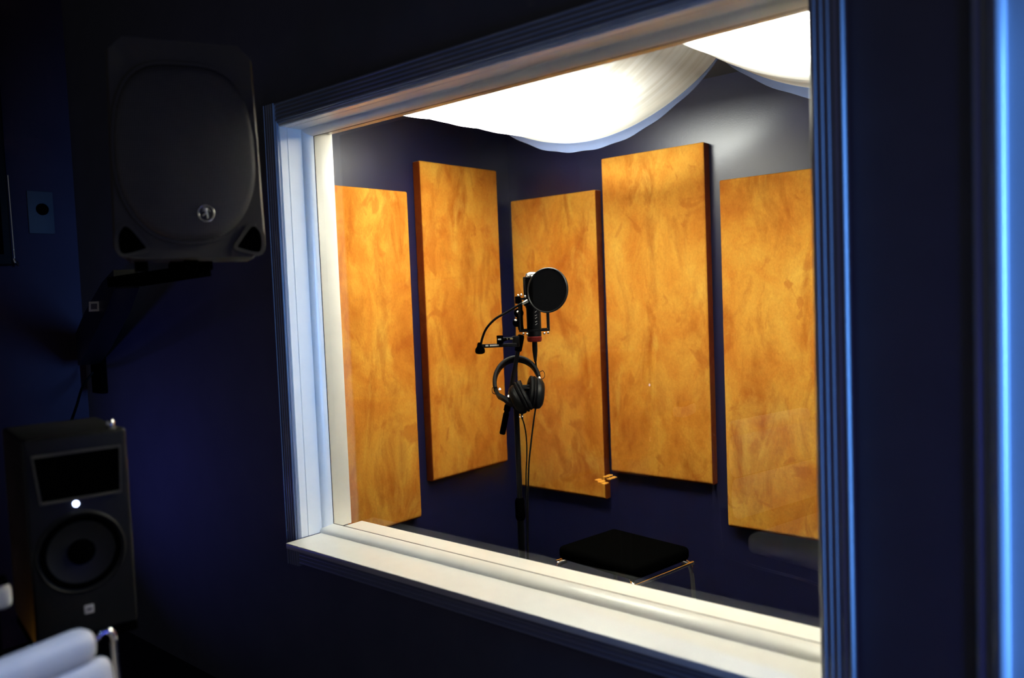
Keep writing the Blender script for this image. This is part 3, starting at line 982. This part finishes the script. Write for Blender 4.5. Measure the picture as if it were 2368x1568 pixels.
wf = obj('woofer', b, M_black, mon, smooth=40)
b = bm_new()
add_lathe(b, [(0.085, 0.001), (0.080, 0.007), (0.073, 0.007), (0.068, 0.001), (0.030, 0.0006), (0.026, 0.008), (0.012, 0.011), (0.001, 0.012)], 48, MR)
obj('cone', b, M_blackmatte, wf, smooth=50)
b = bm_new()
add_lathe(b, [(0.0055, 0.0), (0.0055, 0.003), (0.003, 0.0045), (0.0005, 0.005)], 16, Matrix.Translation((-0.008, 0.0, 0.271)) @ Matrix.Rotation(R(90), 4, 'X'))
lo = obj('power_light', b, M_led, mon, smooth=40)
lo['label'] = 'glowing white power light'
b = bm_new()
add_box(b, -0.006, 0.012, -0.003, 0.0, 0.043, 0.061, 0.002)
bd_ = obj('badge', b, M_label, mon, smooth=40)
bd_['label'] = 'small pale square badge'
b = bm_new()
add_box(b, -0.0015, 0.0080, -0.0034, -0.0028, 0.0495, 0.0545)
obj('badge_print', b, M_labeldark, bd_)
b = bm_new()
add_lathe(b, [(0.008, 0.0), (0.009, 0.003), (0.009, 0.012), (0.006, 0.016), (0.001, 0.017)], 20, Matrix.Translation((0.072, 0.03, mh)))
ko = obj('top_knob', b, M_chrome, mon, smooth=40)
ko['label'] = 'tiny shining knob on top'

ms = thing('monitor_stand', 'black pole stand under the small studio monitor', 'speaker stand', (m0.x - MN.x * 0.12, m0.y - MN.y * 0.12, 0), ma)
b = bm_new()
add_box(b, -0.095, 0.095, -0.115, 0.115, 0.826, 0.845, 0.004)
obj('top_plate', b, M_blackmatte, ms, smooth=40)
b = bm_new()
add_rod(b, (0, 0, 0.02), (0, 0, 0.83), 0.022)
obj('pole', b, M_blackmetal, ms, smooth=40)
b = bm_new()
add_box(b, -0.13, 0.13, -0.15, 0.15, 0.0, 0.022, 0.005)
obj('base', b, M_blackmatte, ms, smooth=40)

# ------------------------------------------------------------------ control room: silver chair at the frame corner
o_ = Vector((-1.28, -1.34, 0))
ch = thing('lounge_chair', 'silver white padded chair with chrome frame below the small studio monitor', 'chair', o_, 0)
cd = Vector((-0.218, 0.976, 0)).normalized()       # along the back
cn = Vector((cd.y, -cd.x, 0))                      # towards the sitter
def roll(P0, P1, rx, rz, nseg=28):
    """padded roll between two points with rounded ends"""
    P0, P1 = Vector(P0), Vector(P1)
    d = (P1 - P0)
    L_ = d.length
    t = d.normalized()
    n1 = Vector((t.y, -t.x, 0)).normalized()
    n2 = Vector((0, 0, 1))
    rr = []
    for i in range(nseg + 1):
        s = 0.5 - 0.5 * math.cos(PI * i / nseg)
        e_ = min(s, 1 - s) * L_
        k = math.sqrt(max(0.0, 1 - max(0.0, 1 - e_ / 0.022) ** 2)) * 0.98 + 0.02
        kz = 1 - (1 - k) * 0.022 / max(rz, 0.022)
        rr.append([P0 + d * s + n1 * (rx * k * math.copysign(abs(math.cos(2 * PI * j / 24)) ** 0.8, math.cos(2 * PI * j / 24))) + n2 * (rz * kz * math.copysign(abs(math.sin(2 * PI * j / 24)) ** 0.8, math.sin(2 * PI * j / 24))) - o_ for j in range(24)])
    return rr
Q1 = Vector((-1.437, -1.090, 0))
def back_pad(z, rx, rz, ext, fwd):
    bb = bm_new()
    p1 = Q1 + cd * ext + cn * fwd + Vector((0, 0, z))
    add_loft(bb, roll(p1 - cd * (0.50 + 2 * ext), p1, rx, rz))
    obj('back_pad', bb, M_vinyl, ch, smooth=60)
back_pad(0.944, 0.030, 0.030, 0.0, 0.0)
back_pad(0.838, 0.028, 0.083, 0.020, 0.016)
back_pad(0.672, 0.028, 0.080, 0.020, 0.024)
b = bm_new()
MS = Matrix.Translation(Q1 - cd * 0.25 + cn * 0.27 + Vector((0, 0, 0.50)) - o_) @ Matrix.Rotation(math.atan2(cd.y, cd.x), 4, 'Z')
add_box(b, -0.25, 0.25, -0.22, 0.22, -0.04, 0.04, 0.03, 4, MS)
obj('seat_pad', b, M_vinyl, ch, smooth=60)
for e_, sg_ in ((0.070, 1), (-0.570, -1)):
    q_ = Q1 + cd * e_ - cn * 0.045
    b = bm_new()
    add_tube(b, [q_ - o_ + cd * (-sg_ * a) + cn * f + Vector((0, 0, z)) for a, f, z in ((0.030, -0.010, 0.918), (0.014, -0.006, 0.930), (0.0, 0.0, 0.920), (0.0, 0.004, 0.86), (0.0, 0.02, 0.72), (0.0, 0.04, 0.47), (0.0, 0.06, 0.30), (0.0, 0.02, 0.02))], 0.0068, 8, 14)
    obj('frame_upright', b, M_chrome, ch, smooth=60)
    b = bm_new()
    add_tube(b, [q_ - o_ + cn * f + Vector((0, 0, z)) for f, z in ((0.04, 0.455), (0.20, 0.445), (0.44, 0.445), (0.50, 0.40), (0.50, 0.02))], 0.0095, 8, 12)
    obj('frame_leg', b, M_chrome, ch, smooth=60)

# ------------------------------------------------------------------ control room: pedestal with a white box at the edge of the picture
pd = obj('pedestal', (lambda b: (add_box(b, -0.10, 0.10, -0.10, 0.10, 0.0, 0.966, 0.006), b)[1])(bm_new()), M_blackmatte, None, smooth=40)
pd.location = (-1.76, -1.255, 0)
tag(pd, 'narrow black pedestal at the edge of the room, under the small white box', 'pedestal')
bx = thing('plastic_box', 'small white plastic box with rounded corners, on the black pedestal', 'box', (-1.70, -1.198, 0.966), R(80))
b = bm_new()
add_box(b, -0.07, 0.07, -0.03, 0.03, 0.0, 0.045, 0.012, 4)
obj('body', b, M_whitebox, bx, smooth=50)
b = bm_new()
add_box(b, -0.066, 0.066, -0.026, 0.026, 0.045, 0.052, 0.003)
obj('lid', b, M_blackmatte, bx, smooth=50)

# ------------------------------------------------------------------ control room: side wall fittings
wp = thing('wall_plate', 'pale wall plate with a black round knob on the dark side wall', 'wall plate', (LWX, -0.155, 1.87))
b = bm_new()
add_box(b, 0.0, 0.010, -0.055, 0.055, 0.0, 0.195, 0.003)
obj('plate', b, M_plate, wp, smooth=40)
b = bm_new()
add_lathe(b, [(0.027, 0.0), (0.027, 0.006), (0.021, 0.010), (0.019, 0.028), (0.016, 0.031)], 28, zto((0.009, 0.005, 0.112), (0.05, 0.005, 0.112)))
obj('knob', b, M_blackmatte, wp, smooth=40)

fb = thing('wall_screen', 'tall black framed screen on the side wall, its edge glinting blue', 'screen', (LWX, -0.75, 1.72))
b = bm_new()
add_box(b, 0.0, 0.055, -0.42, 0.45, 0.0, 1.12, 0.010, 4)
obj('housing', b, M_black, fb, smooth=40)
b = bm_new()
add_box(b, 0.054, 0.058, -0.38, 0.415, 0.05, 1.07, 0.002)
obj('panel', b, M_blackmatte, fb, smooth=40)
b = bm_new()
add_tube(b, [(0.060, 0.452, 0.03), (0.062, 0.456, 0.012), (0.055, 0.470, 0.0), (0.045, 0.466, 0.02)], 0.006, 6, 8)
add_rod(b, (0.058, 0.455, 0.03), (0.058, 0.452, 0.40), 0.0035)
obj('edge_strip', b, M_chrome, fb, smooth=50)

# ------------------------------------------------------------------ control room: low rack with a pad controller, seen only in the glass
rk = obj('equipment_rack', (lambda b: (add_box(b, -0.22, 0.22, -0.20, 0.20, 0.0, 0.575, 0.006), b)[1])(bm_new()), M_blackmatte, None, smooth=40)
rk.location = (-2.27, -1.40, 0)
tag(rk, 'low black equipment rack beyond the silver chair', 'rack')
pdv = thing('pad_controller', 'flat black pad controller with five lit amber pads, mirrored in the window', 'controller', (-2.22, -1.35, 0.575))
b = bm_new()
add_box(b, -0.13, 0.13, -0.11, 0.11, 0.0, 0.028, 0.005, 2)
obj('body', b, M_black, pdv, smooth=40)
PADS = (((-0.023, -0.058), 0.058), ((0.019, -0.028), 0.062), ((-0.017, 0.036), 0.031), ((0.016, 0.055), 0.036), ((0.052, 0.077), 0.031))
for (x_, y_), l_ in PADS:
    b = bm_new()
    add_box(b, x_ - 0.0105, x_ + 0.0105, y_ - l_ / 2, y_ + l_ / 2, 0.0275, 0.031, 0.0014, 2)
    po = obj('pad', b, M_orange, pdv, smooth=40)
    po['label'] = 'glowing amber pad'
